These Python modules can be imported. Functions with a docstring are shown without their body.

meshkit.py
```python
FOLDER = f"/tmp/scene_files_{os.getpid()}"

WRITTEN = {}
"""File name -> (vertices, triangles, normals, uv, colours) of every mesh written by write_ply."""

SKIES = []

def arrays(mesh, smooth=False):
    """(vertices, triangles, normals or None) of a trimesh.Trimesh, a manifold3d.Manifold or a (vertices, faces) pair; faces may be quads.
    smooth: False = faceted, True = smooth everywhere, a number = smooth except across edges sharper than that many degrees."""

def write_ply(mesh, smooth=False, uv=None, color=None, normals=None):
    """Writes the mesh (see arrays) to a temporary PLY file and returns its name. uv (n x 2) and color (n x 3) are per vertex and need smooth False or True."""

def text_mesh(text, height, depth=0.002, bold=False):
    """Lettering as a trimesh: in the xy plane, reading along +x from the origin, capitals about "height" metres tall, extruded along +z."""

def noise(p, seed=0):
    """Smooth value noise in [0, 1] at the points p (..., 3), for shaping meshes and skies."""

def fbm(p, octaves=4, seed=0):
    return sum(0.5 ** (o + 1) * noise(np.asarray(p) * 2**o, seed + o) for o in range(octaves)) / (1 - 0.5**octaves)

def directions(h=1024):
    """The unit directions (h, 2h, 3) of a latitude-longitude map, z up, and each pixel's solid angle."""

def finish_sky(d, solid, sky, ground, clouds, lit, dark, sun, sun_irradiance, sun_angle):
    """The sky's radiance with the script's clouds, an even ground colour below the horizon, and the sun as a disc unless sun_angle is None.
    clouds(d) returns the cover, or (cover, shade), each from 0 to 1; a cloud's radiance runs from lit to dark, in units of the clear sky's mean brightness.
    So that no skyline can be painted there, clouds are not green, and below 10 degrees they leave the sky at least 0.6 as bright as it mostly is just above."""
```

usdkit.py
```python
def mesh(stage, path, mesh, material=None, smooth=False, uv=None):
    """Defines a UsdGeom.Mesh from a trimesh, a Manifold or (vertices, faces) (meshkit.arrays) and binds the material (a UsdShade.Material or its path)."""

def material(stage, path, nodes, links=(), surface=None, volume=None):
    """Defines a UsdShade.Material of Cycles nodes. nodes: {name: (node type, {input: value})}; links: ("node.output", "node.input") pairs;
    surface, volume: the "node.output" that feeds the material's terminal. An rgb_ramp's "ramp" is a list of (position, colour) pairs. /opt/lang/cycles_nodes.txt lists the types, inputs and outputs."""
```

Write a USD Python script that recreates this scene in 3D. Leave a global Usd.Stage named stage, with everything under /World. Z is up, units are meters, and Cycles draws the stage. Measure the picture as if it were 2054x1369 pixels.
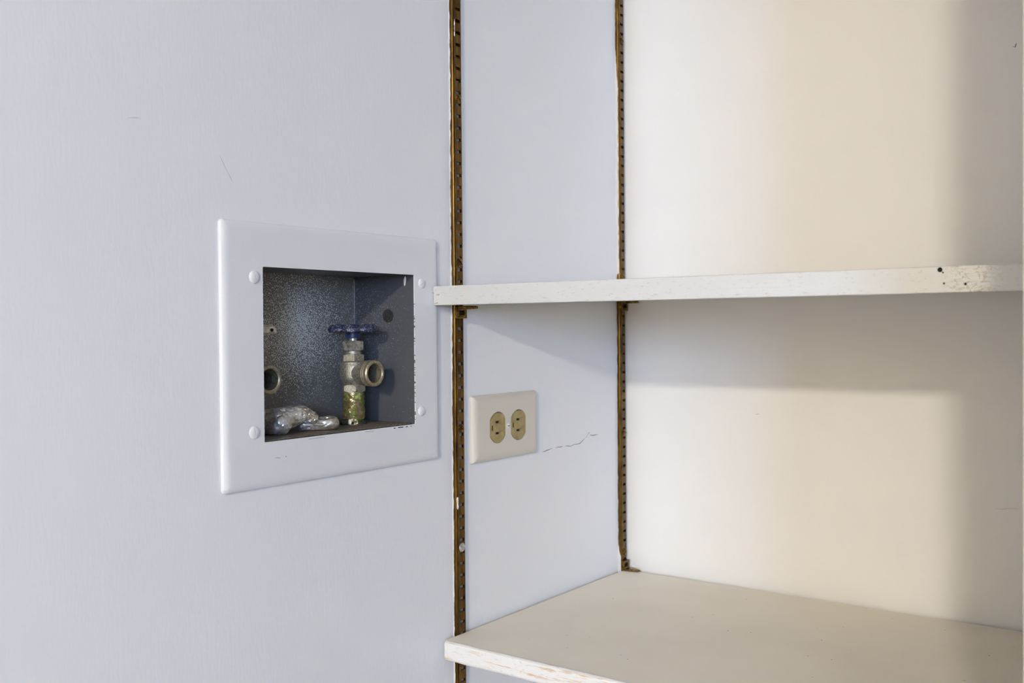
import math, random
import numpy as np, trimesh, manifold3d as m3, usdkit, meshkit
from pxr import Usd, UsdGeom, UsdLux, UsdShade, Gf, Sdf
from shapely.geometry import Polygon, Point, box as sbox
from shapely import affinity

stage = Usd.Stage.CreateInMemory()
UsdGeom.SetStageUpAxis(stage, 'Z'); UsdGeom.SetStageMetersPerUnit(stage, 1.0)
UsdGeom.Xform.Define(stage, '/World')
UsdGeom.Scope.Define(stage, '/World/Looks')
random.seed(7); rng = np.random.default_rng(7)

# ------------------------------------------------------------------ camera
YAW, PITCH, ROLL = 0.6348035, 0.0147145, -0.0076682
CAM = Gf.Vec3d(.6977, 0, 1.2)
def cam_basis():
    c, s = math.cos(YAW), math.sin(YAW)
    r, fw, up = np.array([c, s, 0]), np.array([-s, c, 0]), np.array([0, 0, 1.])
    cp, sp = math.cos(PITCH), math.sin(PITCH)
    f2, u2 = fw*cp - up*sp, up*cp + fw*sp
    cr, sr = math.cos(ROLL), math.sin(ROLL)
    return r*cr + u2*sr, u2*cr - r*sr, f2
R, U, F = cam_basis()
cam = UsdGeom.Camera.Define(stage, '/World/Camera')
cam.AddTransformOp().Set(Gf.Matrix4d(*R, 0, *U, 0, *(-F), 0, *CAM, 1))
cam.CreateHorizontalApertureAttr(36.0)
cam.CreateFocalLengthAttr(36.0*2027.94/2054)
cam.CreateVerticalApertureAttr(36.0*1369/2054)
cam.CreateFStopAttr(9.0); cam.CreateFocusDistanceAttr(1.0)
cam.CreateClippingRangeAttr(Gf.Vec2f(0.02, 100))
cam.CreateExposureAttr(0.0)

# ------------------------------------------------------------------ light
WINDOW_COLOR, WINDOW_POWER = (0.415, 0.62, 1.0), 66.0
LAMP_COLOR, LAMP_STRENGTH = (1.0, 0.918, 0.765), 812.0
LAMP = (1.86, -3.75, 2.44)          # ceiling lamp that throws the shelf's and the jamb's shadow
CEIL, ROOM_X, ROOM_Y = 2.44, 5.6, -4.6
WIN = (3.6, 5.5, 1.25, 2.25)        # x0, x1, z0, z1 of the window in wall_front, behind the camera
wl = UsdLux.RectLight.Define(stage, '/World/window_daylight')
wl.CreateWidthAttr(WIN[1]-WIN[0]); wl.CreateHeightAttr(WIN[3]-WIN[2])
wl.CreateIntensityAttr(WINDOW_POWER); wl.CreateColorAttr(Gf.Vec3f(*WINDOW_COLOR))
# rect light shines along its -z: turn it to face +y, into the room
wl.AddTransformOp().Set(Gf.Matrix4d(-1, 0, 0, 0, 0, 0, 1, 0, 0, -1, 0, 0, (WIN[0]+WIN[1])/2, ROOM_Y-.16, (WIN[2]+WIN[3])/2, 1))

# ------------------------------------------------------------------ helpers
used = {}
def numbered(parent, name):
    k = (parent, name); n = used.get(k, -1) + 1; used[k] = n
    return name if n == 0 else f'{name}_{n:03d}'
def put(o, label=None, cat=None, group=None, kind=None):
    for k, v in (('label', label), ('category', cat), ('group', group), ('kind', kind)):
        if v: o.SetCustomDataByKey(k, v)
    return o
def thing(name, label, cat, group=None, loc=(0, 0, 0), kind=None):
    p = '/World/' + numbered('/World', name)
    x = UsdGeom.Xform.Define(stage, p); x.AddTranslateOp().Set(Gf.Vec3d(*loc))
    return put(x.GetPrim(), label, cat, group, kind)
def path_of(parent): return '/World' if parent is None else str(parent.GetPath())
def obj(name, mesh, mat, parent=None, label=None, cat=None, kind=None, smooth=30, group=None, offset=None):
    par = path_of(parent)
    p = par + '/' + numbered(par, name)
    v, f, _ = meshkit.arrays(mesh)
    if offset is not None: v = v - np.asarray(offset)
    m = usdkit.mesh(stage, p, trimesh.Trimesh(v, f, process=True), mat, smooth=smooth)
    return put(m.GetPrim(), label, cat, group, kind)
def M(x):
    v, f, _ = meshkit.arrays(x)
    t = trimesh.Trimesh(v, f, process=True); t.merge_vertices()
    return m3.Manifold(m3.Mesh(vert_properties=np.asarray(t.vertices, np.float32), tri_verts=np.asarray(t.faces, np.uint32)))
def T(m):
    q = m.to_mesh(); return trimesh.Trimesh(q.vert_properties[:, :3], q.tri_verts, process=False)
def box(x0, x1, y0, y1, z0, z1):
    return m3.Manifold.cube([x1-x0, y1-y0, z1-z0]).translate([x0, y0, z0])
def cat(*ms): return trimesh.util.concatenate([T(m) if hasattr(m, 'to_mesh') else m for m in ms])
def rbox(x0, x1, y0, y1, z0, z1, r, n=8):
    s = m3.Manifold.sphere(r, n*2)
    return m3.Manifold.batch_hull([s.translate([x, y, z]) for x in (x0+r, x1-r) for y in (y0+r, y1-r) for z in (z0+r, z1-r)])
def cyl(p, axis, r, h, r2=None, n=32):
    """from p along axis"""
    c = m3.Manifold.cylinder(h, r, r if r2 is None else r2, n)
    axis = np.asarray(axis, float); axis /= np.linalg.norm(axis)
    m = trimesh.geometry.align_vectors([0, 0, 1], axis)
    m[:3, 3] = p
    return c.transform(m[:3, :])
def lathe(profile, n=40):
    """profile [(r,z)...] -> trimesh about z"""
    return trimesh.creation.revolve(np.asarray(profile, float), sections=n)
def hexagon(r, h, z0, rot=0, cham=.0008):
    prism = m3.Manifold.cylinder(h, r, r, 6).rotate([0, 0, rot])
    cone = M(lathe([(0, 0), (r*.9, 0), (r*1.0, cham*1.5), (r*1.0, h-cham*1.5), (r*.9, h), (0, h)], 48))
    return (prism ^ cone).translate([0, 0, z0])
def prism_yz(poly, x0, x1):
    """polygon in (y,z) extruded along x"""
    t = trimesh.creation.extrude_polygon(poly, x1-x0, engine='earcut')
    v = t.vertices.copy(); t.vertices = np.c_[v[:, 2]+x0, v[:, 0], v[:, 1]]
    return t
def loft_rect(rings):
    """rings of equal vertex count -> closed solid (hulled caps)"""
    n = len(rings[0]); v = np.vstack(rings); f = []
    for k in range(len(rings)-1):
        for i in range(n):
            a, b = k*n+i, k*n+(i+1) % n
            f += [[a, b, b+n], [a, b+n, a+n]]
    for i in range(1, n-1):
        f.append([0, i+1, i]); o = (len(rings)-1)*n; f.append([o, o+i, o+i+1])
    return trimesh.Trimesh(v, f)
def rrect(y0, y1, z0, z1, r, n=6):
    pts = []
    for cy, cz, a0 in ((y1-r, z1-r, 0), (y0+r, z1-r, 90), (y0+r, z0+r, 180), (y1-r, z0+r, 270)):
        for k in range(n+1):
            a = math.radians(a0+90*k/n); pts.append((cy+r*math.cos(a), cz+r*math.sin(a)))
    return np.array(pts)
def plate(y0, y1, z0, z1, prof, r0, n=6):
    """rounded plate on the x=0 plane; prof = [(inset, x)...]"""
    rings = []
    for ins, x in prof:
        p = rrect(y0+ins, y1-ins, z0+ins, z1-ins, max(r0-ins*.6, .0008), n)
        rings.append(np.c_[np.full(len(p), x), p])
    return loft_rect(rings)
def grid_noise(t, amp, scale, seed=0, oct=3):
    n = np.asarray(t.vertex_normals); v = np.asarray(t.vertices)
    t.vertices = v + n*((meshkit.fbm(v*scale, oct, seed)-.5)*2*amp)[:, None]
    return t

# ------------------------------------------------------------------ materials
def mat(name, nodes, links, surface='p.BSDF'):
    return usdkit.material(stage, '/World/Looks/'+name, nodes, links, surface=surface)
TC = {'g': ('geometry', {})}
def paint(name, col, rough=.42, bump=.12, var=.03, streak=(1, 1, .22), dirt=None):
    c2 = tuple(max(0, c*(1-var)) for c in col)
    nodes = {**TC, 'm1': ('mapping', {'scale': streak}),
        'n1': ('noise_texture', {'scale': 420., 'detail': 3., 'roughness': .6}),
        'n2': ('noise_texture', {'scale': 3.0, 'detail': 3.}),
        'n3': ('noise_texture', {'scale': 60., 'detail': 2.}),
        'r': ('rgb_ramp', {'ramp': [(.35, c2), (.65, col)]}),
        'ma': ('math', {'math_type': 'multiply_add', 'value2': .5}),
        'b': ('bump', {'strength': bump, 'distance': .0012}),
        'p': ('principled_bsdf', {'roughness': rough, 'specular_ior_level': .35})}
    links = [('g.position', 'm1.vector'), ('m1.vector', 'n1.vector'), ('g.position', 'n2.vector'), ('g.position', 'n3.vector'),
        ('n2.fac', 'r.fac'), ('r.color', 'p.base_color'), ('n1.fac', 'ma.value1'), ('n3.fac', 'ma.value3'), ('ma.value', 'b.height'), ('b.normal', 'p.normal')]
    return mat(name, nodes, links)
WHITE = (.80, .79, .775)
m_wall = paint('wall_paint', (.836, .846, .876), bump=.2)
m_back = paint('closet_back_paint', WHITE, bump=.2)
m_frame = paint('frame_paint', (.775, .785, .815), rough=.38, bump=.15)
m_room = paint('room_paint', (.78, .69, .56), rough=.6, bump=.05)
m_room3 = paint('return_wall_paint', (.58, .62, .68), rough=.6, bump=.05)
m_room2 = paint('room_paint_tan', (.20, .18, .16), rough=.6, bump=.05)
m_ceil = paint('ceiling_paint', (.78, .78, .77), rough=.8, bump=.05)
m_trim = paint('trim_paint', (.78, .72, .62), rough=.35, bump=.05)
m_ridge = paint('ridge_paint', (.62, .61, .60), rough=.5, bump=.3)
m_pw = paint('white_drip_paint', (.82, .81, .79), rough=.35, bump=.3)

def plain(name, col, rough=.5, metallic=0., **kw):
    return mat(name, {'p': ('principled_bsdf', {'base_color': col, 'roughness': rough, 'metallic': metallic, **kw})}, [])
m_dark = plain('dark_hole', (.006, .006, .006), .9)
m_crack = plain('crack_grey', (.20, .19, .18), .9)
m_filler = plain('slot_filler', (.27, .25, .23), .9)
m_tan = plain('tan_grime', (.40, .36, .29), .8)
m_chip = plain('bare_wood_chip', (.42, .33, .22), .8)
m_crack2 = plain('scuff_grey', (.45, .44, .43), .9)

def two_tone(name, a, b, scale, lo=.4, hi=.6, rough=(.3, .5), metallic=0., bump=.1, mapping=(1, 1, 1), detail=5., dist=.0006, extra=None):
    nodes = {**TC, 'm': ('mapping', {'scale': mapping}), 'n': ('noise_texture', {'scale': scale, 'detail': detail, 'roughness': .65}),
        'r': ('rgb_ramp', {'ramp': [(lo, a), (hi, b)]}), 'rr': ('map_range', {'from_min': lo, 'from_max': hi, 'to_min': rough[0], 'to_max': rough[1], 'clamp': True}),
        'b': ('bump', {'strength': bump, 'distance': dist}), 'p': ('principled_bsdf', {'metallic': metallic, **(extra or {})})}
    links = [('g.position', 'm.vector'), ('m.vector', 'n.vector'), ('n.fac', 'r.fac'), ('n.fac', 'rr.value'), ('r.color', 'p.base_color'),
        ('rr.result', 'p.roughness'), ('n.fac', 'b.height'), ('b.normal', 'p.normal')]
    return mat(name, nodes, links)
m_brass = two_tone('aged_brass', (.046, .022, .002), (.20, .104, .012), 170, .34, .74, (.24, .34), .95, .08, (1, 1, .22), extra={'coat_weight': .25, 'coat_roughness': .2})
m_clip = two_tone('clip_brass', (.10, .055, .008), (.28, .16, .03), 300, .36, .66, (.22, .4), .9, .2)
m_steel_screw = two_tone('screw_steel', (.45, .44, .42), (.62, .61, .58), 400, .4, .6, (.3, .45), .7, .1)
m_plate = paint('outlet_plate_plastic', (.68, .64, .56), rough=.32, bump=.02)
m_screwhead = plain('painted_screw', (.74, .72, .68), .3)
m_recept = two_tone('receptacle_plastic', (.30, .225, .085), (.40, .31, .13), 90, .35, .65, (.34, .42), 0., .03)
m_valve = two_tone('valve_nickel', (.20, .19, .155), (.52, .50, .43), 800, .34, .66, (.32, .5), .75, .6, detail=3.)
m_nut = two_tone('nut_chrome', (.34, .335, .31), (.56, .55, .52), 260, .35, .65, (.26, .4), .8, .12)
m_valve_ring = two_tone('valve_brass_ring', (.28, .24, .16), (.46, .41, .29), 500, .35, .65, (.3, .5), .7, .2)
m_inner = two_tone('spout_bore', (.015, .02, .018), (.10, .11, .10), 300, .4, .6, (.2, .4), .6, .2)
m_foil = two_tone('crumpled_foil', (.40, .35, .28), (.82, .81, .79), 60, .38, .6, (.30, .38), .75, .4, detail=5., dist=.001)
m_knock = two_tone('knockout_dark', (.012, .012, .014), (.04, .04, .042), 500, .4, .6, (.5, .7), 0., .4)
m_floorwood = two_tone('floor_boards', (.10, .085, .075), (.17, .15, .13), 6, .3, .7, (.35, .45), 0., .05, (1, 14, 1))
m_cream_wheel = two_tone('cream_wheel_paint', (.58, .53, .42), (.76, .71, .60), 300, .35, .6, (.4, .6), 0., .3)

def blue_wheel():
    nodes = {**TC, 'v': ('noise_texture', {'scale': 900., 'detail': 4., 'roughness': .7}), 'r': ('rgb_ramp', {'ramp': [(.46, (.010, .016, .05)), (.56, (.05, .065, .13)), (.60, (.18, .20, .28)), (.635, (.66, .67, .72))]}),
        'b': ('bump', {'strength': .4, 'distance': .0006}), 'p': ('principled_bsdf', {'roughness': .4})}
    return mat('blue_wheel_enamel', nodes, [('g.position', 'v.vector'), ('v.fac', 'r.fac'), ('r.color', 'p.base_color'), ('v.fac', 'b.height'), ('b.normal', 'p.normal')])
m_blue = blue_wheel()
m_hub = plain('blue_hub_enamel', (.012, .03, .12), .35)

def mossy():
    nodes = {**TC, 'n': ('noise_texture', {'scale': 95., 'detail': 6., 'roughness': .72}), 'n2': ('noise_texture', {'scale': 420., 'detail': 4.}),
        'rm': ('rgb_ramp', {'ramp': [(.30, (.50, .42, .30)), (.46, (.34, .25, .14)), (.49, (.20, .15, .06)), (.52, (.07, .09, .012)), (.61, (.24, .29, .06)), (.72, (.58, .58, .42))]}),
        'mt': ('map_range', {'from_min': .48, 'from_max': .53, 'to_min': .75, 'to_max': 0., 'clamp': True}),
        'ro': ('map_range', {'from_min': .48, 'from_max': .53, 'to_min': .2, 'to_max': .8, 'clamp': True}),
        'b': ('bump', {'strength': .6, 'distance': .0012}), 'p': ('principled_bsdf', {})}
    return mat('mossy_pipe', nodes, [('g.position', 'n.vector'), ('g.position', 'n2.vector'), ('n.fac', 'rm.fac'), ('rm.color', 'p.base_color'), ('n.fac', 'mt.value'), ('mt.result', 'p.metallic'),
        ('n.fac', 'ro.value'), ('ro.result', 'p.roughness'), ('n.fac', 'b.height'), ('b.normal', 'p.normal')])
m_moss = mossy()

def galvanised(name, base, speck, dens_center=None):
    """dull grey sheet; overspray specks of white paint, thickest where the spray hit the back panel"""
    nodes = {**TC, 'n': ('noise_texture', {'scale': 880., 'detail': 2., 'roughness': .7}), 'nl': ('noise_texture', {'scale': 18., 'detail': 3.}),
        'd': ('vector_math', {'math_type': 'distance', 'vector2': dens_center or (-.08, .695, 1.200)}),
        'mr': ('map_range', {'from_min': .0, 'from_max': .115, 'to_min': .425, 'to_max': .70, 'clamp': True}),
        'sub': ('math', {'math_type': 'subtract'}), 'th': ('map_range', {'from_min': -.01, 'from_max': .06, 'to_min': 0., 'to_max': 1., 'clamp': True}),
        'base': ('rgb_ramp', {'ramp': [(.3, tuple(c*.82 for c in base)), (.7, base)]}),
        'mx': ('mix_color', {'b': speck}), 'p': ('principled_bsdf', {'roughness': .42, 'metallic': .1})}
    links = [('g.position', 'n.vector'), ('g.position', 'nl.vector'), ('g.position', 'd.vector1'), ('d.value', 'mr.value'), ('n.fac', 'sub.value1'), ('mr.result', 'sub.value2'),
        ('sub.value', 'th.value'), ('th.result', 'mx.fac'), ('nl.fac', 'base.fac'), ('base.color', 'mx.a'), ('mx.result', 'p.base_color')]
    return mat(name, nodes, links)
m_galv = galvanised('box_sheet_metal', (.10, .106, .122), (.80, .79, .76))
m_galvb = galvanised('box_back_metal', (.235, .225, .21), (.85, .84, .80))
m_dirt = two_tone('dusty_box_floor', (.10, .075, .055), (.24, .20, .165), 260, .35, .68, (.6, .8), 0., .5)

def wood_edge(name, white, wood, thr, stain=False):
    """worn white paint over a wood edge, streaks run along x"""
    nodes = {**TC, 'm': ('mapping', {'scale': (1, 11, 11)}), 'n': ('noise_texture', {'scale': 24., 'detail': 7., 'roughness': .68}),
        'm2': ('mapping', {'scale': (.35, 1, 1)}), 'n2': ('noise_texture', {'scale': 500., 'detail': 4., 'roughness': .7}),
        'r': ('rgb_ramp', {'ramp': [(thr, white), (thr+.06, tuple(w*.55+q*.45 for w, q in zip(wood, white))), (thr+.13, wood)]}),
        'r2': ('rgb_ramp', {'ramp': [(.30, (.62, .58, .52)), (.42, (1, 1, 1))]}),
        'mul': ('mix_color', {'blend_type': 'multiply', 'fac': .55}),
        'b': ('bump', {'strength': .35, 'distance': .0009}), 'p': ('principled_bsdf', {'roughness': .5, 'specular_ior_level': .35})}
    links = [('g.position', 'm.vector'), ('m.vector', 'n.vector'), ('n.fac', 'r.fac'), ('g.position', 'm2.vector'), ('m2.vector', 'n2.vector'), ('n2.fac', 'r2.fac'),
        ('r.color', 'mul.a'), ('r2.color', 'mul.b'), ('n.fac', 'b.height'), ('b.normal', 'p.normal')]
    out = 'mul.result'
    if stain:   # brown resin stain patch near the right end of the upper shelf's edge
        nodes.update({'sx': ('separate_xyz', {}), 'k1': ('map_range', {'from_min': .505, 'from_max': .522, 'to_min': 0., 'to_max': 1., 'clamp': True}),
            'k2': ('map_range', {'from_min': .535, 'from_max': .556, 'to_min': 1., 'to_max': 0., 'clamp': True}), 'kk': ('math', {'math_type': 'multiply'}),
            'm3': ('mapping', {'scale': (1, 2.2, 2.2)}), 'n3': ('noise_texture', {'scale': 110., 'detail': 6., 'roughness': .6, 'distortion': .8}),
            't3': ('rgb_ramp', {'ramp': [(.475, (0, 0, 0)), (.50, (1, 1, 1)), (.525, (0, 0, 0))]}), 'k3': ('math', {'math_type': 'multiply'}), 'mx3': ('mix_color', {'b': (.30, .235, .11)})})
        links += [('g.position', 'sx.vector'), ('sx.x', 'k1.value'), ('sx.x', 'k2.value'), ('k1.result', 'kk.value1'), ('k2.result', 'kk.value2'), ('g.position', 'm3.vector'), ('m3.vector', 'n3.vector'),
            ('n3.fac', 't3.fac'), ('t3.color', 'k3.value1'), ('kk.value', 'k3.value2'), ('k3.value', 'mx3.fac'), (out, 'mx3.a')]
        out = 'mx3.result'
    links.append((out, 'p.base_color'))
    return mat(name, nodes, links)
m_edge_up = wood_edge('upper_edge_paint', (.605, .605, .59), (.60, .53, .42), .66, True)
m_edge_low = wood_edge('lower_edge_worn_paint', (.74, .735, .72), (.58, .42, .26), .56)

def shelf_top(name, col):
    nodes = {**TC, 'n': ('noise_texture', {'scale': 9., 'detail': 4.}), 'r': ('rgb_ramp', {'ramp': [(.3, tuple(c*.93 for c in col)), (.7, col)]}),
        'v': ('voronoi_texture', {'scale': 95., 'randomness': 1.}), 'wn': ('white_noise_texture', {}), 'thr': ('map_range', {'from_min': .045, 'from_max': .09, 'to_min': 1., 'to_max': 0., 'clamp': True}),
        'pick': ('math', {'math_type': 'greater_than', 'value2': .80}), 'k': ('math', {'math_type': 'multiply'}),
        'mx': ('mix_color', {'b': (.20, .16, .11)}), 'n4': ('noise_texture', {'scale': 700., 'detail': 3.}),
        'b': ('bump', {'strength': .2, 'distance': .0006}), 'p': ('principled_bsdf', {'roughness': .55, 'specular_ior_level': .3})}
    links = [('g.position', 'n.vector'), ('n.fac', 'r.fac'), ('g.position', 'v.vector'), ('v.distance', 'thr.value'), ('v.position', 'wn.vector'), ('wn.value', 'pick.value1'),
        ('thr.result', 'k.value1'), ('pick.value', 'k.value2'), ('k.value', 'mx.fac'), ('r.color', 'mx.a'), ('mx.result', 'p.base_color'), ('g.position', 'n4.vector'), ('n4.fac', 'b.height'), ('b.normal', 'p.normal')]
    return mat(name, nodes, links)
m_shelf = shelf_top('shelf_face_paint', (.90, .84, .735))
m_lamp = mat('lamp_glass_glow', {'e': ('emission', {'color': LAMP_COLOR, 'strength': LAMP_STRENGTH})}, [], 'e.emission')
m_pane = mat('window_glass', {'t': ('transparent_bsdf', {}), 'gl': ('glossy_bsdf', {'roughness': .02, 'color': (.9, .95, 1)}), 'fr': ('fresnel', {'IOR': 1.45}), 'mx': ('mix_closure', {})},
    [('fr.fac', 'mx.fac'), ('t.BSDF', 'mx.closure1'), ('gl.BSDF', 'mx.closure2')], 'mx.closure')

# ------------------------------------------------------------------ the setting
YB, JX, JY = 1.2072, .5957, .605            # back wall, jamb edge
AX = .80                                    # alcove's right wall
OP = (.5735, .7765, 1.0980, 1.2570)           # hole in wall_left for the laundry box
S = dict(kind='structure')
outer = sbox(ROOM_Y, 0, YB, CEIL)
left = prism_yz(outer.difference(sbox(OP[0], OP[2], OP[1], OP[3])), -.13, 0)
wall_left = obj('wall_left', left, m_wall, label='white painted wall with the recessed laundry box and two brass strips', **S)
wall_back = obj('wall_back', box(-.13, AX+.12, YB, YB+.12, 0, CEIL), m_back, label='cream lit back wall of the shelved closet', **S)
obj('wall_alcove_right', box(AX, AX+.12, JY+.12, YB, 0, CEIL), m_back, label='right side wall inside the closet', **S)
jamb = sbox(JX, JY, ROOM_X, JY+.12)
obj('wall_return', T(rbox(JX, JX+.09, JY, JY+.12, 0, CEIL, .002)), m_trim, label='pale blurred closet jamb at the right edge', **S)
obj('wall_return', box(JX+.09, ROOM_X, JY, JY+.12, 0, CEIL), m_room3, label='room wall beside the closet opening', **S)
obj('wall_right', box(ROOM_X, ROOM_X+.13, ROOM_Y, JY+.12, 0, CEIL), m_room2, label='darker tan room wall', **S)
wf = box(-.13, ROOM_X+.13, ROOM_Y-.12, ROOM_Y, 0, CEIL) - box(WIN[0], WIN[1], ROOM_Y-.3, ROOM_Y+.1, WIN[2], WIN[3])
obj('wall_front', wf, m_room, label='room wall behind the camera with the window', **S)
obj('floor', box(-.13, ROOM_X+.13, ROOM_Y-.12, YB+.12, -.1, 0), m_floorwood, label='dull brown grey floor', **S)
obj('ceiling', box(-.13, ROOM_X+.13, ROOM_Y-.12, YB+.12, CEIL, CEIL+.1), m_ceil, label='plain ceiling', **S)
x0, x1, z0, z1 = WIN; yw = ROOM_Y-.06
wo = (x0, yw, z0)
win = thing('window_1', 'window that lets cool daylight into the room', None, kind='structure', loc=wo)
fr = box(x0, x1, yw-.03, yw+.03, z0, z1) - box(x0+.05, x1-.05, yw-.1, yw+.1, z0+.05, z1-.05)
obj('window_frame', fr, m_trim, win, offset=wo)
obj('mullion', box((x0+x1)/2-.02, (x0+x1)/2+.02, yw-.02, yw+.02, z0+.05, z1-.05), m_trim, win, offset=wo)
for a, b in ((x0+.05, (x0+x1)/2-.02), ((x0+x1)/2+.02, x1-.05)):
    obj('pane', box(a, b, yw-.002, yw+.002, z0+.05, z1-.05), m_pane, win, offset=wo)

# hairline cracks and scuffs in the paint of the walls, each a thin strip of its own
def strip(pts, w, plane, at, seed=0, t=.00012):
    r = np.random.default_rng(seed); P = []
    for (a, b), (c, d) in zip(pts[:-1], pts[1:]):
        for k in range(3): P.append((a+(c-a)*k/3, b+(d-b)*k/3))
    P.append(pts[-1]); P = np.array(P)
    P[1:-1] += r.normal(0, w*.5, P[1:-1].shape)
    d = np.gradient(P, axis=0); n = np.c_[-d[:, 1], d[:, 0]]; n /= np.linalg.norm(n, axis=1)[:, None]
    ww = w*(.45+.7*r.random(len(P)))[:, None]/2; ww[0] *= .2; ww[-1] *= .2
    poly = Polygon(np.vstack([P+n*ww, (P-n*ww)[::-1]])).buffer(0)
    out = []
    for g in getattr(poly, 'geoms', [poly]):
        if g.area <= 0: continue
        if plane == 'left': out.append(prism_yz(g, at-t, at+t))
        else:   # back wall: (x,z) polygon
            q = trimesh.creation.extrude_polygon(g, 2*t, engine='earcut'); v = q.vertices.copy()
            q.vertices = np.c_[v[:, 0], at-t+v[:, 2], v[:, 1]]; q.invert(); out.append(q)
    return trimesh.util.concatenate(out)
for k, pts in enumerate(([(1.0078, 1.0474), (1.0295, 1.0501)], [(1.036, 1.0496), (1.0539, 1.0505)], [(1.057, 1.0500), (1.0768, 1.0491), (1.0921, 1.0501), (1.1041, 1.0554)], [(1.105, 1.0562), (1.1126, 1.0605), (1.116, 1.0606)], [(1.116, 1.0588), (1.1224, 1.057), (1.1373, 1.0576)])):
    obj('crack', strip(pts, .0009, 'left', 0, k), m_crack if k != 3 else m_crack2, wall_left, smooth=False)
obj('crack', strip([(.5373, 1.3448), (.5432, 1.3351), (.5503, 1.3246)], .0005, 'left', 0, 11), m_crack2, wall_left, smooth=False)
obj('crack', strip([(.452, 1.362), (.463, 1.364)], .0005, 'left', 0, 12), m_crack2, wall_left, smooth=False)
obj('scratch', strip([(.4845, 1.4985), (.4885, 1.5015)], .0012, 'back', YB, 13), m_crack, wall_back, smooth=False)
obj('scratch', strip([(.466, .9959), (.478, .9970), (.491, .9984)], .0005, 'back', YB, 14), m_crack2, wall_back, smooth=False)
obj('scratch', strip([(.189, 1.0872), (.194, 1.0882)], .0009, 'back', YB, 15), m_crack2, wall_back, smooth=False)

# ------------------------------------------------------------------ ceiling lamp (behind the camera)
lp = thing('ceiling_lamp', 'round flush ceiling lamp with a glowing glass bowl', 'lamp', loc=LAMP)
obj('lamp_base', lathe([(0, -.03), (.19, -.03), (.19, 0), (0, 0)], 48), m_trim, lp)
obj('glass_bowl', lathe([(0, -.125)] + [(.165*math.sin(a), -.03-.095*math.cos(a)) for a in np.linspace(.08, math.pi/2, 12)] + [(0, -.03)], 48), m_lamp, lp)

# ------------------------------------------------------------------ laundry box in the left wall
FR = (.535, .8118, 1.0612, 1.2921); HO = (.5776, .7733, 1.1012, 1.2535)
bx_o = (0, .67, 1.10)
lb = thing('laundry_box', 'white framed recessed washer box with dark grey metal inside', 'laundry box', loc=bx_o)
fp = plate(*FR, [(0, 0), (0, .0016), (.0006, .0028), (.0020, .0039), (.0042, .0046), (.0075, .0049)], .0035)
cutp = plate(HO[0], HO[1], HO[2], HO[3], [(0, -.01), (0, .02)], .001)
back_cut = box(-.01, .0037, HO[0]-.0022, HO[1]+.0022, HO[2]-.0022, HO[3]+.0022)
frame = M(fp) - M(cutp) - back_cut
obj('frame', frame, m_frame, lb, offset=bx_o, smooth=25)
D = -.0815; t_ = .0012
bi = (HO[0]-.0008, HO[1]+.0004, HO[2]-.0004, HO[3]+.0006)
for nm, bb, mm in (('back_panel', (D-t_, D, bi[0]-t_, bi[1]+t_, bi[2]-t_, bi[3]+t_), m_galvb),
        ('side_panel', (D, .0036, bi[1], bi[1]+t_, bi[2]-t_, bi[3]+t_), m_galv), ('side_panel', (D, .0036, bi[0]-t_, bi[0], bi[2]-t_, bi[3]+t_), m_galv),
        ('top_panel', (D, .0036, bi[0], bi[1], bi[3], bi[3]+t_), m_galv), ('bottom_panel', (D, .0036, bi[0], bi[1], bi[2]-t_, bi[2]), m_galv)):
    obj(nm, box(*bb), mm, lb, offset=bx_o, smooth=False)
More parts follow.
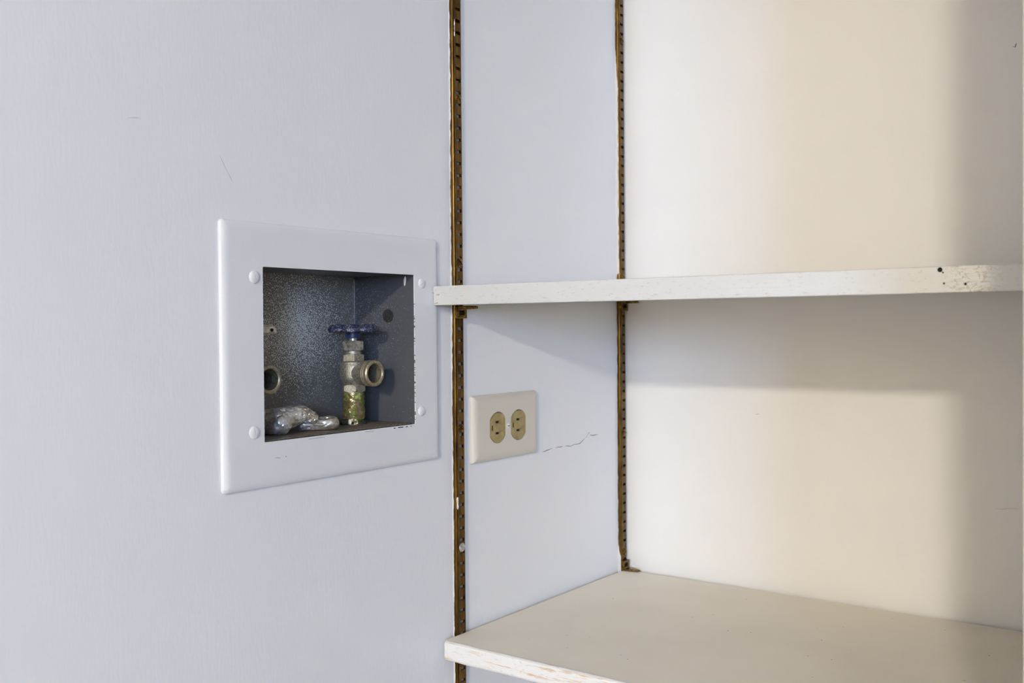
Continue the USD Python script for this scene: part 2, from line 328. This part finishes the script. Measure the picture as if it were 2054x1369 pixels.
# dusty bottom: shallow uneven layer
nx, ny = 30, 60
gx, gy = np.meshgrid(np.linspace(D+.0003, -.0006, nx), np.linspace(HO[0]-.0004, HO[1], ny), indexing='ij')
gz = HO[2] + .0002 + .0011*meshkit.fbm(np.stack([gx, gy, 0*gx], -1)*140, 4, 3)
v = np.stack([gx, gy, gz], -1).reshape(-1, 3); vb = v.copy(); vb[:, 2] = HO[2]-.0003
idx = np.arange(nx*ny).reshape(nx, ny); f = []
a, b, c, d = idx[:-1, :-1].ravel(), idx[1:, :-1].ravel(), idx[1:, 1:].ravel(), idx[:-1, 1:].ravel()
f = np.vstack([np.c_[a, b, c], np.c_[a, c, d]]); fb = f[:, ::-1]+nx*ny
loop = np.r_[idx[:, 0], idx[-1, 1:], idx[-2::-1, -1], idx[0, -2:0:-1]]; l2 = np.roll(loop, -1)
side = np.vstack([np.c_[loop, l2+nx*ny, l2], np.c_[loop, loop+nx*ny, l2+nx*ny]])
obj('dust_layer', trimesh.Trimesh(np.vstack([v, vb]), np.vstack([f, fb, side])), m_dirt, lb, offset=bx_o, label='brown dust over the box floor', smooth=True)
obj('corner_seam', box(D, D+.0010, HO[1]-.0004, HO[1]+.0002, HO[2], HO[3]-.002), m_steel_screw, lb, offset=bx_o)
kx, kz = -.0322, 1.2122
kn = cat(cyl([kx, HO[1]-.0008, kz], [0, 1, 0], .0070, .0009), cyl([kx, HO[1]-.0013, kz], [0, 1, 0], .0042, .0014))
obj('knockout_plug', kn, m_knock, lb, offset=bx_o, label='dark round plug in the box side')
dab = T(m3.Manifold.sphere(1, 20).scale([.0016, .0005, .0052])); dab = grid_noise(dab, .0004, 500, 2)
dab.apply_transform(trimesh.transformations.rotation_matrix(.12, [0, 1, 0])); dab.apply_translation([-.0082, HO[1]-.0001, 1.2477])
obj('paint_dab', dab, m_pw, lb, offset=bx_o, label='white paint dab inside the box')
# white painted lip with dark gap dashes along the sill of the opening
for k, (ya, yb_) in enumerate(((.7405, .7432), (.7470, .7545), (.7585, .7612), (.7655, .7668), (.700, .7125), (.628, .648))):
    obj('sill_gap', box(.0042, .00502, ya, yb_, HO[2]-.0020, HO[2]-.0020+(.0008 if k < 4 else .0003)), m_dark if k < 4 else m_crack, lb, offset=bx_o, smooth=False)
for k, (sy, sz, r, ang) in enumerate(((.5683, 1.2442, .0056, 20), (.5665, 1.1107, .0056, 8), (.7842, 1.2450, .0050, 118), (.7824, 1.1138, .0050, 118))):
    dome = M(lathe([(0, 0), (r, 0), (r, .0006), (r*.93, .0011), (r*.72, .0017), (r*.4, .0021), (0, .0022)], 36))
    slot = m3.Manifold.cube([r*3, .0010, .0026], True).translate([0, 0, .0028]).rotate([0, 0, ang])
    sc = (dome - slot).rotate([0, 90, 0]).translate([.0047, sy, sz])
    obj('frame_screw', sc, m_frame, lb, offset=bx_o)
obj('paint_scuff', cat(strip([(.589, 1.0865), (.5955, 1.0863)], .0008, 'left', .0049, 31), strip([(.6005, 1.0862), (.6025, 1.0862)], .0006, 'left', .0049, 32)), m_crack, lb, offset=bx_o, smooth=False)

gr = np.random.default_rng(5); bits = []
for z in np.sort(gr.uniform(HO[2]+.004, HO[3]-.03, 46)):
    hgt = gr.uniform(.0003, .0012); dpt = gr.uniform(.0002, .0006)
    bits.append(T(box(.0036, .00495, HO[1]-.0001, HO[1]+dpt, z, z+hgt)))
obj('edge_grime', cat(*bits), m_crack, lb, offset=bx_o, label='flecks of grime on the right edge of the opening', smooth=False, kind='stuff')
obj('grime_line', cat(*[box(-.0001, .0014, FR[1]-.0002, FR[1]+.0003, a, b) for a, b in ((FR[2]+.006, 1.12), (1.125, 1.2), (1.206, FR[3]-.01))]), m_tan, lb, offset=bx_o, smooth=False)
# ------------------------------------------------------------------ valves
def valve(name, label, y, wheel_mat, hub_mat, ang, pipe_mat):
    o = (-.042, y, 1.1018)
    t = thing(name, label, 'valve', 'hose valves in the laundry box', loc=o)
    L = lambda z: z
    obj('base_nut', hexagon(.0148, .0044, 0, 12).translate([-.0045, .0038, 0]), m_knock, t)
    obj('lower_nut', hexagon(.0095, .0066, .0001, 40), pipe_mat, t)
    pt = lathe([(0, .0062)] + [(.0111+.0003*math.sin(z*2500), z) for z in np.linspace(.0062, .0325, 24)] + [(0, .0325)], 48)
    obj('pipe', grid_noise(pt, .0007, 350, 5), pipe_mat, t, smooth=50)
    obj('pipe_collar', lathe([(0, .0315), (.0100, .0315), (.0106, .0322), (.0106, .0338), (.0100, .0345), (0, .0345)], 40), m_valve, t)
    lower = hexagon(.0126, .0068, .0335, 25)
    bodyp = [(0, .0395), (.0098, .0395), (.0102, .0410), (.0112, .0432), (.0130, .0455), (.0138, .0485), (.0138, .0585), (.0139, .0610), (.0143, .0617), (.0143, .0634), (.0128, .0648), (0, .0648)]
    bd = M(lathe(bodyp, 48))
    neck = cyl([0, 0, .0525], [1, 0, 0], .0112, .0222)
    bore = cyl([.010, 0, .0525], [1, 0, 0], .0093, .05)
    obj('valve_body', (lower + bd + neck) - bore, m_valve, t, label='tarnished nickel valve body')
    # threaded spout, axis +x
    sp = [(.0096, .0205), (.0118, .0205)]
    for k in range(2): sp += [(.0122, .0212+.0024*k), (.0131, .0219+.0024*k), (.0131, .0226+.0024*k), (.0122, .0232+.0024*k)]
    sp += [(.0126, .0262), (.0134, .0268), (.0134, .0296), (.0124, .0308), (.0106, .0308), (.0096, .0298), (.0094, .0205), (.0096, .0205)]
    q = lathe(sp, 48); q.apply_transform(trimesh.transformations.rotation_matrix(math.pi/2, [0, 1, 0])); q.apply_translation([0, 0, .0525])
    if q.volume < 0: q.invert()
    spout = obj('spout', q, m_valve_ring, t, label='threaded brass hose spout')
    seat = T(m3.Manifold.sphere(.0092, 36).scale([.55, 1, 1]).translate([.0110, 0, .0525]) ^ box(0, .03, -.02, .02, 0, .1))
    obj('washer_bore', seat, m_inner, spout)
    obj('bonnet', hexagon(.0118, .0068, .0644, 20, .0003), m_valve, t)
    obj('bonnet_neck', lathe([(0, .0712), (.0086, .0712), (.0086, .0716), (.0078, .0720), (.0078, .0760), (0, .0760)], 40), m_valve, t)
    obj('packing_nut', hexagon(.0118, .0098, .0753, 14, .0007), m_nut, t)
    obj('stem', lathe([(0, .084), (.0038, .084), (.0038, .092), (0, .092)], 24), m_steel_screw, t)
    hw = thing_part = UsdGeom.Xform
    # scalloped handwheel
    nl, na, nr = 8, 144, 16
    th = np.linspace(0, 2*np.pi, na, endpoint=False); rr = .0218 + .0038*np.abs(np.cos(nl*th/2+ang))**.55
    top, bot = [], []
    for s in np.linspace(0, 1, nr):
        bump = .0022*math.sin(math.pi*min(1, s*1.0))**.8
        lobes = np.abs(np.cos(nl*th/2+ang))
        rim = .0036*math.exp(-((s-.80)/.17)**2)*(.25+.75*lobes**.6)
        r = rr*s
        ztop = .0984 + rim - .0016*max(0, (s-.9)/.1)
        zbot = .0950 - .0004 - .0012*(s > .75)*lobes + .001*max(0, (s-.93)/.07)
        top.append(np.c_[r*np.cos(th), r*np.sin(th), np.broadcast_to(ztop, th.shape)])
        bot.append(np.c_[r*np.cos(th), r*np.sin(th), np.broadcast_to(zbot, th.shape)])
    rings = [q for q in bot[1:]] + [q for q in top[:0:-1]]
    n = na; V = np.vstack(rings+[[[0, 0, .0946]], [[0, 0, .0984]]]); Fc = []
    for k in range(len(rings)-1):
        for i in range(n):
            a_, b_ = k*n+i, k*n+(i+1) % n
            Fc += [[a_, b_, b_+n], [a_, b_+n, a_+n]]
    e = len(rings)*n; o2 = (len(rings)-1)*n
    for i in range(n): Fc += [[e, (i+1) % n, i], [e+1, o2+i, o2+(i+1) % n]]
    wm = trimesh.Trimesh(V, Fc)
    if wm.volume < 0: wm.invert()
    # finger holes between the spokes
    wmM = M(wm)
    for k in range(4):
        a_ = math.pi/4 + k*math.pi/2 + ang
        wmM = wmM - m3.Manifold.cylinder(.02, .0042, .0042, 20).translate([.0135*math.cos(a_), .0135*math.sin(a_), .088])
    wh = obj('handwheel', wmM, wheel_mat, t, label='%s scalloped handwheel' % ('speckled blue' if wheel_mat is m_blue else 'cream'), smooth=35)
    obj('hub', lathe([(0, .0878), (.0070, .0878), (.0074, .0888), (.0074, .0958), (0, .0958)], 32), hub_mat, wh)
    if wheel_mat is not m_blue:
        for k in range(16):
            a_ = k*math.pi/8
            p = np.array([.0236*math.cos(a_), .0236*math.sin(a_), .0968])
            obj('rim_dimple', cyl(p, [math.cos(a_), math.sin(a_), 0], .0015, .0016, n=12), m_dark, wh)
    return t
valve('hose_valve', 'hose valve with a speckled blue handwheel and mossy green pipe', .732, m_blue, m_hub, .3, m_moss)
valve('hose_valve', 'hose valve with a cream handwheel, half hidden behind the frame', .5985, m_cream_wheel, m_cream_wheel, .1, m_valve_ring)

# ------------------------------------------------------------------ foil lumps on the box floor
def foil(spheres, seed, amp, scale):
    m = None
    for (a, b) in spheres:
        h = m3.Manifold.batch_hull([m3.Manifold.sphere(q[3], 20).translate(q[:3]) for q in (a, b)])
        m = h if m is None else m + h
    t = T(m.refine_to_length(.0016)); t.merge_vertices(); trimesh.smoothing.filter_taubin(t, iterations=8)
    v = t.vertices.copy(); n = np.asarray(t.vertex_normals)
    k = np.abs(meshkit.fbm(v*scale, 3, seed)-.5)*2          # ridged: sharp creases
    k2 = np.abs(meshkit.fbm(v*scale*2.6, 2, seed+9)-.5)*2
    t.vertices = v + n*(amp*(1-2*k) + amp*.55*(1-2*k2))[:, None]
    t.vertices[:, 2] = np.maximum(t.vertices[:, 2], .0004)
    return t
FZ = 1.1020
e1, e2 = np.array([.66, .75, 0]), np.array([-.75, .66, 0])   # along / into
def P(s, w, z, r): return tuple(e1*s+e2*w+[0, 0, z]) + (r,)
o1 = (-.0285, .6315, FZ)
f1 = foil([(P(-.024, .002, .009, .0085), P(-.006, -.008, .0105, .0105)), (P(-.020, .006, .012, .009), P(.012, .008, .0185, .0065)), (P(-.006, -.006, .013, .0105), P(.014, .004, .0180, .0068)), (P(.014, .006, .0180, .0066), P(.024, .006, .0135, .0045))], 4, .0011, 230)
obj('foil_packet', f1, m_foil, label='larger crumpled foil packet bent over the smaller one', cat='foil packet', group='foil packets on the box floor', smooth=24, offset=(0, 0, 0))
pf = stage.GetPrimAtPath('/World/foil_packet'); UsdGeom.Xformable(pf).AddTranslateOp().Set(Gf.Vec3d(*o1))
o2_ = (-.0265, .6680, FZ)
f2 = foil([(P(-.013, -.002, .0058, .0054), P(.014, .001, .0066, .0062)), (P(-.010, .006, .006, .005), P(.012, .008, .0065, .006))], 21, .0007, 260)
obj('foil_packet', f2, m_foil, label='smaller flat foil packet tucked under the larger one', cat='foil packet', group='foil packets on the box floor', smooth=24)
pf = stage.GetPrimAtPath('/World/foil_packet_001'); UsdGeom.Xformable(pf).AddTranslateOp().Set(Gf.Vec3d(*o2_))

# ------------------------------------------------------------------ slotted standards
def standard(y0, y1, label, slot_z0, screws, paint_fn, seed, paints=(), fill=None):
    Zb, Zt = .46, 2.20; Dp = .0052; th = .0006
    o = (0, (y0+y1)/2, Zb)
    t = thing('shelf_standard', label, 'shelf standard', 'slotted brass strips on the white wall', loc=o)
    r = .0021; n = 8
    outp = [(0, y0), (Dp-r, y0)] + [(Dp-r+r*math.sin(a), y0+r-r*math.cos(a)) for a in np.linspace(0, math.pi/2, n)] + [(Dp-r+r*math.cos(a), y1-r+r*math.sin(a)) for a in np.linspace(0, math.pi/2, n)] + [(0, y1)]
    inn = [(0, y1-th), (Dp-th, y1-th), (Dp-th, y0+th), (0, y0+th)]
    poly = Polygon(outp+inn)
    ch = M(trimesh.creation.extrude_polygon(poly, Zt-Zb, engine='earcut')).translate([0, 0, Zb])
    yc = (y0+y1)/2 - .0001
    zs = [slot_z0 + .0127*k for k in range(-80, 120)]
    cuts = [box(.002, .01, yc-.0026, yc+.0047, z-.0017, z+.0017) for z in zs if Zb+.01 < z < Zt-.01]
    ch = ch - m3.Manifold.batch_boolean(cuts, m3.OpType.Add)
    obj('slotted_channel', ch, m_brass, t, offset=o, smooth=40)
    if fill:
        obj('slot_backing', box(.0001, .0027, y0+.0012, y1-.0016, *fill), m_filler, t, offset=o, label='pale filler seen through the slots', smooth=False)
    for (sz, mt) in screws:
        dome = M(lathe([(0, 0), (.0049, 0), (.0049, .0005), (.0040, .0014), (.0022, .0019), (0, .0020)], 32))
        dome = dome - m3.Manifold.cube([.02, .0013, .0030], True).translate([0, 0, .0022]).rotate([0, 0, rng.uniform(20, 70)])
        obj('standard_screw', dome.rotate([0, 90, 0]).translate([Dp-.0002, yc+.0010, sz]), mt, t, offset=o)
    # ragged white paint left along the foot of the strip on the camera's side
    zz = np.arange(.62, 1.80, .0022); h = np.array([paint_fn(z) for z in zz])
    rr = np.random.default_rng(seed); nz = meshkit.fbm(np.c_[zz*160, zz*0, zz*0+seed], 3, seed)
    h = np.clip(h + (nz-.5)*.0016, .0002, Dp-.0003)
    wdt = .0002 + .0011*meshkit.fbm(np.c_[zz*90, zz*0+5, zz*0+seed], 3, seed+3)
    rings = [np.array([[-.0003, y0+.0003, z], [-.0003, y0-w-.0008, z], [.0003, y0-w, z], [hh*.6, y0-.0007, z], [hh, y0-.0004, z], [hh, y0+.0003, z]]) for z, hh, w in zip(zz, h, wdt)]
    pm = loft_rect(rings)
    if pm.volume < 0: pm.invert()
    obj('paint_ridge', pm, m_ridge, t, label='ragged white paint along the strip', offset=o, smooth=50)
    for (pz, py, a, b, s) in paints:
        bl = T(m3.Manifold.sphere(1, 24).scale([.0011, a, b])); bl = bl.subdivide(); bl = grid_noise(bl, .0012, 260, s)
        bl.vertices[:, 0] *= .6
        bl.apply_translation([Dp-.0001, py, pz]); obj('paint_splash', bl, m_pw, t, label='white paint splash on the brass strip', offset=o, smooth=40)
    return t
Y0a, Y1a, Y0b, Y1b = .8375, .8528, 1.1868, 1.2020
standard(Y0a, Y1a, 'slotted brass strip beside the outlet, nearer the laundry box', 1.1474, [(1.2694, m_brass), (.9616, m_steel_screw), (1.0905, m_brass), (1.445, m_clip)],
    lambda z: .0003 + .0012*(meshkit.noise(np.array([z*9, 0, 0]))), 3,
    [(1.0125, Y0a+.0018, .0016, .0042, 1), (1.0065, Y0a+.0022, .0014, .0034, 5), (1.521, Y0a+.0030, .0004, .0095, 7)], fill=(.80, 1.465))
def rear_paint(z):
    a = .0003
    if 1.27 < z < 1.575: a = max(a, .0036*min(1, (1.575-z)/.05))
    if z < .905: a = max(a, .0046*min(1, (.905-z)/.022))
    return a
standard(Y0b, Y1b, 'slotted brass strip in the corner against the back wall', 1.6321-.0127*20, [(1.2647, m_clip), (1.585, m_brass), (.8925, m_clip), (1.055, m_brass)], rear_paint, 8)

# ------------------------------------------------------------------ shelf clips
def clip(y, z, label, flip=False, tlen=.0235):
    """loop that hooks into the slots and a tongue that sticks out under the shelf; z = top of tongue"""
    o = (.0052, y, z)
    t = thing('shelf_clip', label, 'shelf clip', 'brass clips holding the shelves', loc=o)
    w = .0082
    s = -1 if not flip else 1
    loop = box(0, .0034, -w, w, -.0128, -.0016) - box(-.001, .01, -.0046, .0046, -.0102, -.0034)
    lip = rbox(0, .0046, -w*.95, w*.95, -.0134, -.0112, .0009, 5)
    hood = m3.Manifold.batch_hull([m3.Manifold.cylinder(w*1.5, .0013, .0013, 16, True).rotate([90, 0, 0]).translate([.0022, 0, -.0035]), m3.Manifold.cylinder(w*1.2, .0010, .0010, 16, True).rotate([90, 0, 0]).translate([.0040, 0, -.0015])])
    lp_ = loop + lip + hood
    ton = m3.Manifold.batch_hull([m3.Manifold.sphere(.0017, 16).translate([xx, yy, -.0018]) for xx, yy in ((.001, -.005), (.001, .005), (tlen-.004, -.0048), (tlen-.004, .0048), (tlen-.0014, -.002), (tlen-.0014, .002))])
    if flip:
        lp_ = lp_.mirror([0, 0, 1]); ton = m3.Manifold.batch_hull([m3.Manifold.sphere(.0013, 16).translate([xx, yy, zz]) for xx, yy, zz in ((.001, -.005, .0016), (.001, .005, .0016), (.011, -.005, .0020), (.011, .005, .0020), (tlen-.0014, -.002, .0014), (tlen-.0014, .002, .0014))])
    obj('hook_hole', box(.0001, .0007, -.0045, .0045, *((-.0101, -.0035) if not flip else (.0035, .0101))), m_dark, t, smooth=False)
    obj('hook_loop', lp_, m_clip, t); obj('tongue', ton, m_clip, t)
    return t
SZ, SZL = 1.2425, .8681
clip((Y0a+Y1a)/2, SZ-.0199, 'brass clip under the front of the upper shelf')
clip((Y0b+Y1b)/2-.0008, SZ-.0199+.0110, 'brass clip under the back corner of the upper shelf')
clip((Y0b+Y1b)/2-.0008, SZL, 'brass clip lying on the back corner of the lower shelf', True)

# ------------------------------------------------------------------ shelves
def shelf(name, label, x0, x1, y0, y1, ztop, th, edge_mat, holes=(), r=.0012, edge=.004, tilt=0.):
    o = ((x0+x1)/2, (y0+y1)/2, ztop-th)
    t = thing(name, label, 'shelf', 'shelves in the closet', loc=o)
    def lean(m):        # the back rests one slot higher than the front
        m = T(m) if hasattr(m, 'to_mesh') else m
        m.apply_transform(trimesh.transformations.rotation_matrix(tilt, [1, 0, 0], [0, y0, ztop-th])); return m
    b = box(x0, x1, y0+edge, y1, ztop-th+.0003, ztop)
    obj('board', lean(b), m_shelf, t, offset=o, smooth=False)
    e = rbox(x0-.0002, x1, y0, y0+edge+.003, ztop-th, ztop+.0002, r, 5)
    q = T(e.refine_to_length(.004)); q.merge_vertices()
    v = q.vertices; nn = np.asarray(q.vertex_normals)
    front = (nn[:, 1] < .2)
    q.vertices = v + nn*(((meshkit.fbm(v*np.array([60, 300, 300]), 3, 5)-.5)*.0007)*front)[:, None]
    e = M(q)
    for (hx, hz, hr) in holes: e = e - cyl([hx, y0-.002, hz], [0, 1, 0], hr, .0055, n=16)
    obj('edge_strip', lean(e), edge_mat, t, offset=o, smooth=45, label='white painted wooden front edge')
    for (hx, hz, hr) in holes:
        obj('nail_hole', lean(cyl([hx, y0+.0012, hz], [0, 1, 0], hr*.99, .0028, n=16)), m_dark, t, offset=o)
    return t
up = shelf('wall_shelf', 'upper white shelf with stained front edge above the outlet', .0060, AX-.002, .8014, 1.1985, SZ, .0199, m_edge_up,
    holes=((.5065, 1.2407-.0006, .0019), (.5086, 1.2380, .0007), (.5093, 1.2298, .0008), (.5243, 1.2289, .0010)), tilt=.0285)
uo = ((.0060+AX-.002)/2, (.8014+1.1985)/2, SZ-.0199)
for k, (pts, w) in enumerate(([[(.0068, SZ-.0020), (.0095, SZ-.0022)], .0012], [[(.0145, SZ-.0026), (.0185, SZ-.0024)], .0022], [[(.0064, SZ-.0062), (.0075, SZ-.0070)], .0016], [[(.0100, SZ-.0084), (.0145, SZ-.0080)], .0016], [[(.0075, SZ-.0176), (.0130, SZ-.0182)], .0011])):
    obj('paint_chip', strip(pts, w, 'back', .8011, 50+k), m_chip if k in (0, 2, 4) else m_tan, up, offset=uo, smooth=False)
shelf('wall_shelf', 'lower broad shelf with worn woody front edge', .0058, AX-.002, .8126, 1.1950, SZL, .0205, m_edge_low, r=.003)
shelf('wall_shelf', 'topmost shelf above the top of the picture', .0060, AX-.002, .8014, 1.1985, 1.752, .0199, m_edge_up)

# ------------------------------------------------------------------ outlet
OY, OZ = (.8675, .9913), (1.0486, 1.1238)
oo = (0, (OY[0]+OY[1])/2, OZ[0])
ot = thing('wall_outlet', 'ivory double power outlet mounted sideways on the white wall', 'outlet', loc=oo)
pl = M(plate(OY[0], OY[1], OZ[0], OZ[1], [(0, 0), (0, .0012), (.0004, .0026), (.0016, .0042), (.0036, .0055), (.0062, .0062), (.009, .0064)], .0022))
def oval(cy, cz, w, h, grow=0):
    return Point(cy, cz).buffer(h/2+grow, 48).intersection(sbox(cy-w/2-grow, cz-h, cy+w/2+grow, cz+h))
rc = ((.9108, 1.0859), (.9506, 1.0859))
for cy, cz in rc: pl = pl - M(prism_yz(oval(cy, cz, .0288, .0345, .0006), -.01, .02))
pl = pl - cyl([.001, .9307, 1.0862], [1, 0, 0], .0030, .01, n=24)
obj('cover_plate', pl, m_plate, ot, offset=oo, smooth=35)
for cy, cz in rc:
    fc = M(prism_yz(oval(cy, cz-.0003, .0288, .0343), .0012, .0057)) + M(prism_yz(oval(cy, cz-.0003, .0288, .0343, -.0008), .0012, .0062))
    fc = fc + m3.Manifold.hull_points([[.006, cy-.0068, cz+q*.0036] for q in (-1, 1)] + [[.0068, cy-.0052, cz+q*.0034] for q in (-1, 1)] + [[.0066, cy+.0090, cz+q*.0034] for q in (-1, 1)] + [[.006, cy+.0098, cz+q*.0036] for q in (-1, 1)])
    cut = []
    for s in (-1, 1):
        zc = cz + s*.0063
        cut.append(box(.0014, .02, cy-.0042, cy+.0020, zc-.0013, zc+.0013))
        # tapered lead-in on the blade slots
        cut.append(m3.Manifold.hull_points([[.0020, cy+.0018, zc-.0011], [.0020, cy+.0018, zc+.0011], [.0063, cy+.0018, zc-.0013], [.0063, cy+.0018, zc+.0013], [.0062, cy+.0102, zc-.0029], [.0062, cy+.0102, zc+.0029], [.0078, cy+.0102, zc-.0029], [.0078, cy+.0102, zc+.0029], [.0078, cy+.0018, zc-.0013], [.0078, cy+.0018, zc+.0013]]))
    cut.append(box(.0014, .02, cy-.0112, cy-.0086, cz-.0029, cz+.0029))
    fc = fc - m3.Manifold.batch_boolean(cut, m3.OpType.Add)
    rcp = obj('receptacle', fc, m_recept, ot, label='tan receptacle face with three dark slots', offset=oo, smooth=25)
    for (a, b, c, d) in ((cy-.0042, cy+.0020, cz+.0050, cz+.0076), (cy-.0042, cy+.0020, cz-.0076, cz-.0050), (cy-.0112, cy-.0086, cz-.0029, cz+.0029)):
        obj('slot', box(.0014, .0055, a+.0001, b-.0001, c+.0001, d-.0001), m_dark, rcp, offset=oo, smooth=False)
obj('mounting_yoke', box(.0001, .0011, OY[0]+.012, OY[1]-.012, OZ[0]+.012, OZ[1]-.012), m_dark, ot, offset=oo, smooth=False)
sd = M(lathe([(0, 0), (.0034, 0), (.0034, .0008), (.0024, .0018), (0, .0022)], 28)) - m3.Manifold.cube([.02, .0012, .0028], True).translate([0, 0, .0019]).rotate([0, 0, 82])
obj('cover_screw', sd.rotate([0, 90, 0]).translate([.0060, .9307, 1.0862]), m_screwhead, ot, offset=oo)
obj('screw_slot', m3.Manifold.cube([.0003, .0052, .0009], True).rotate([8, 0, 0]).translate([.00685, .9307, 1.0862]), m_crack, ot, offset=oo, smooth=False)
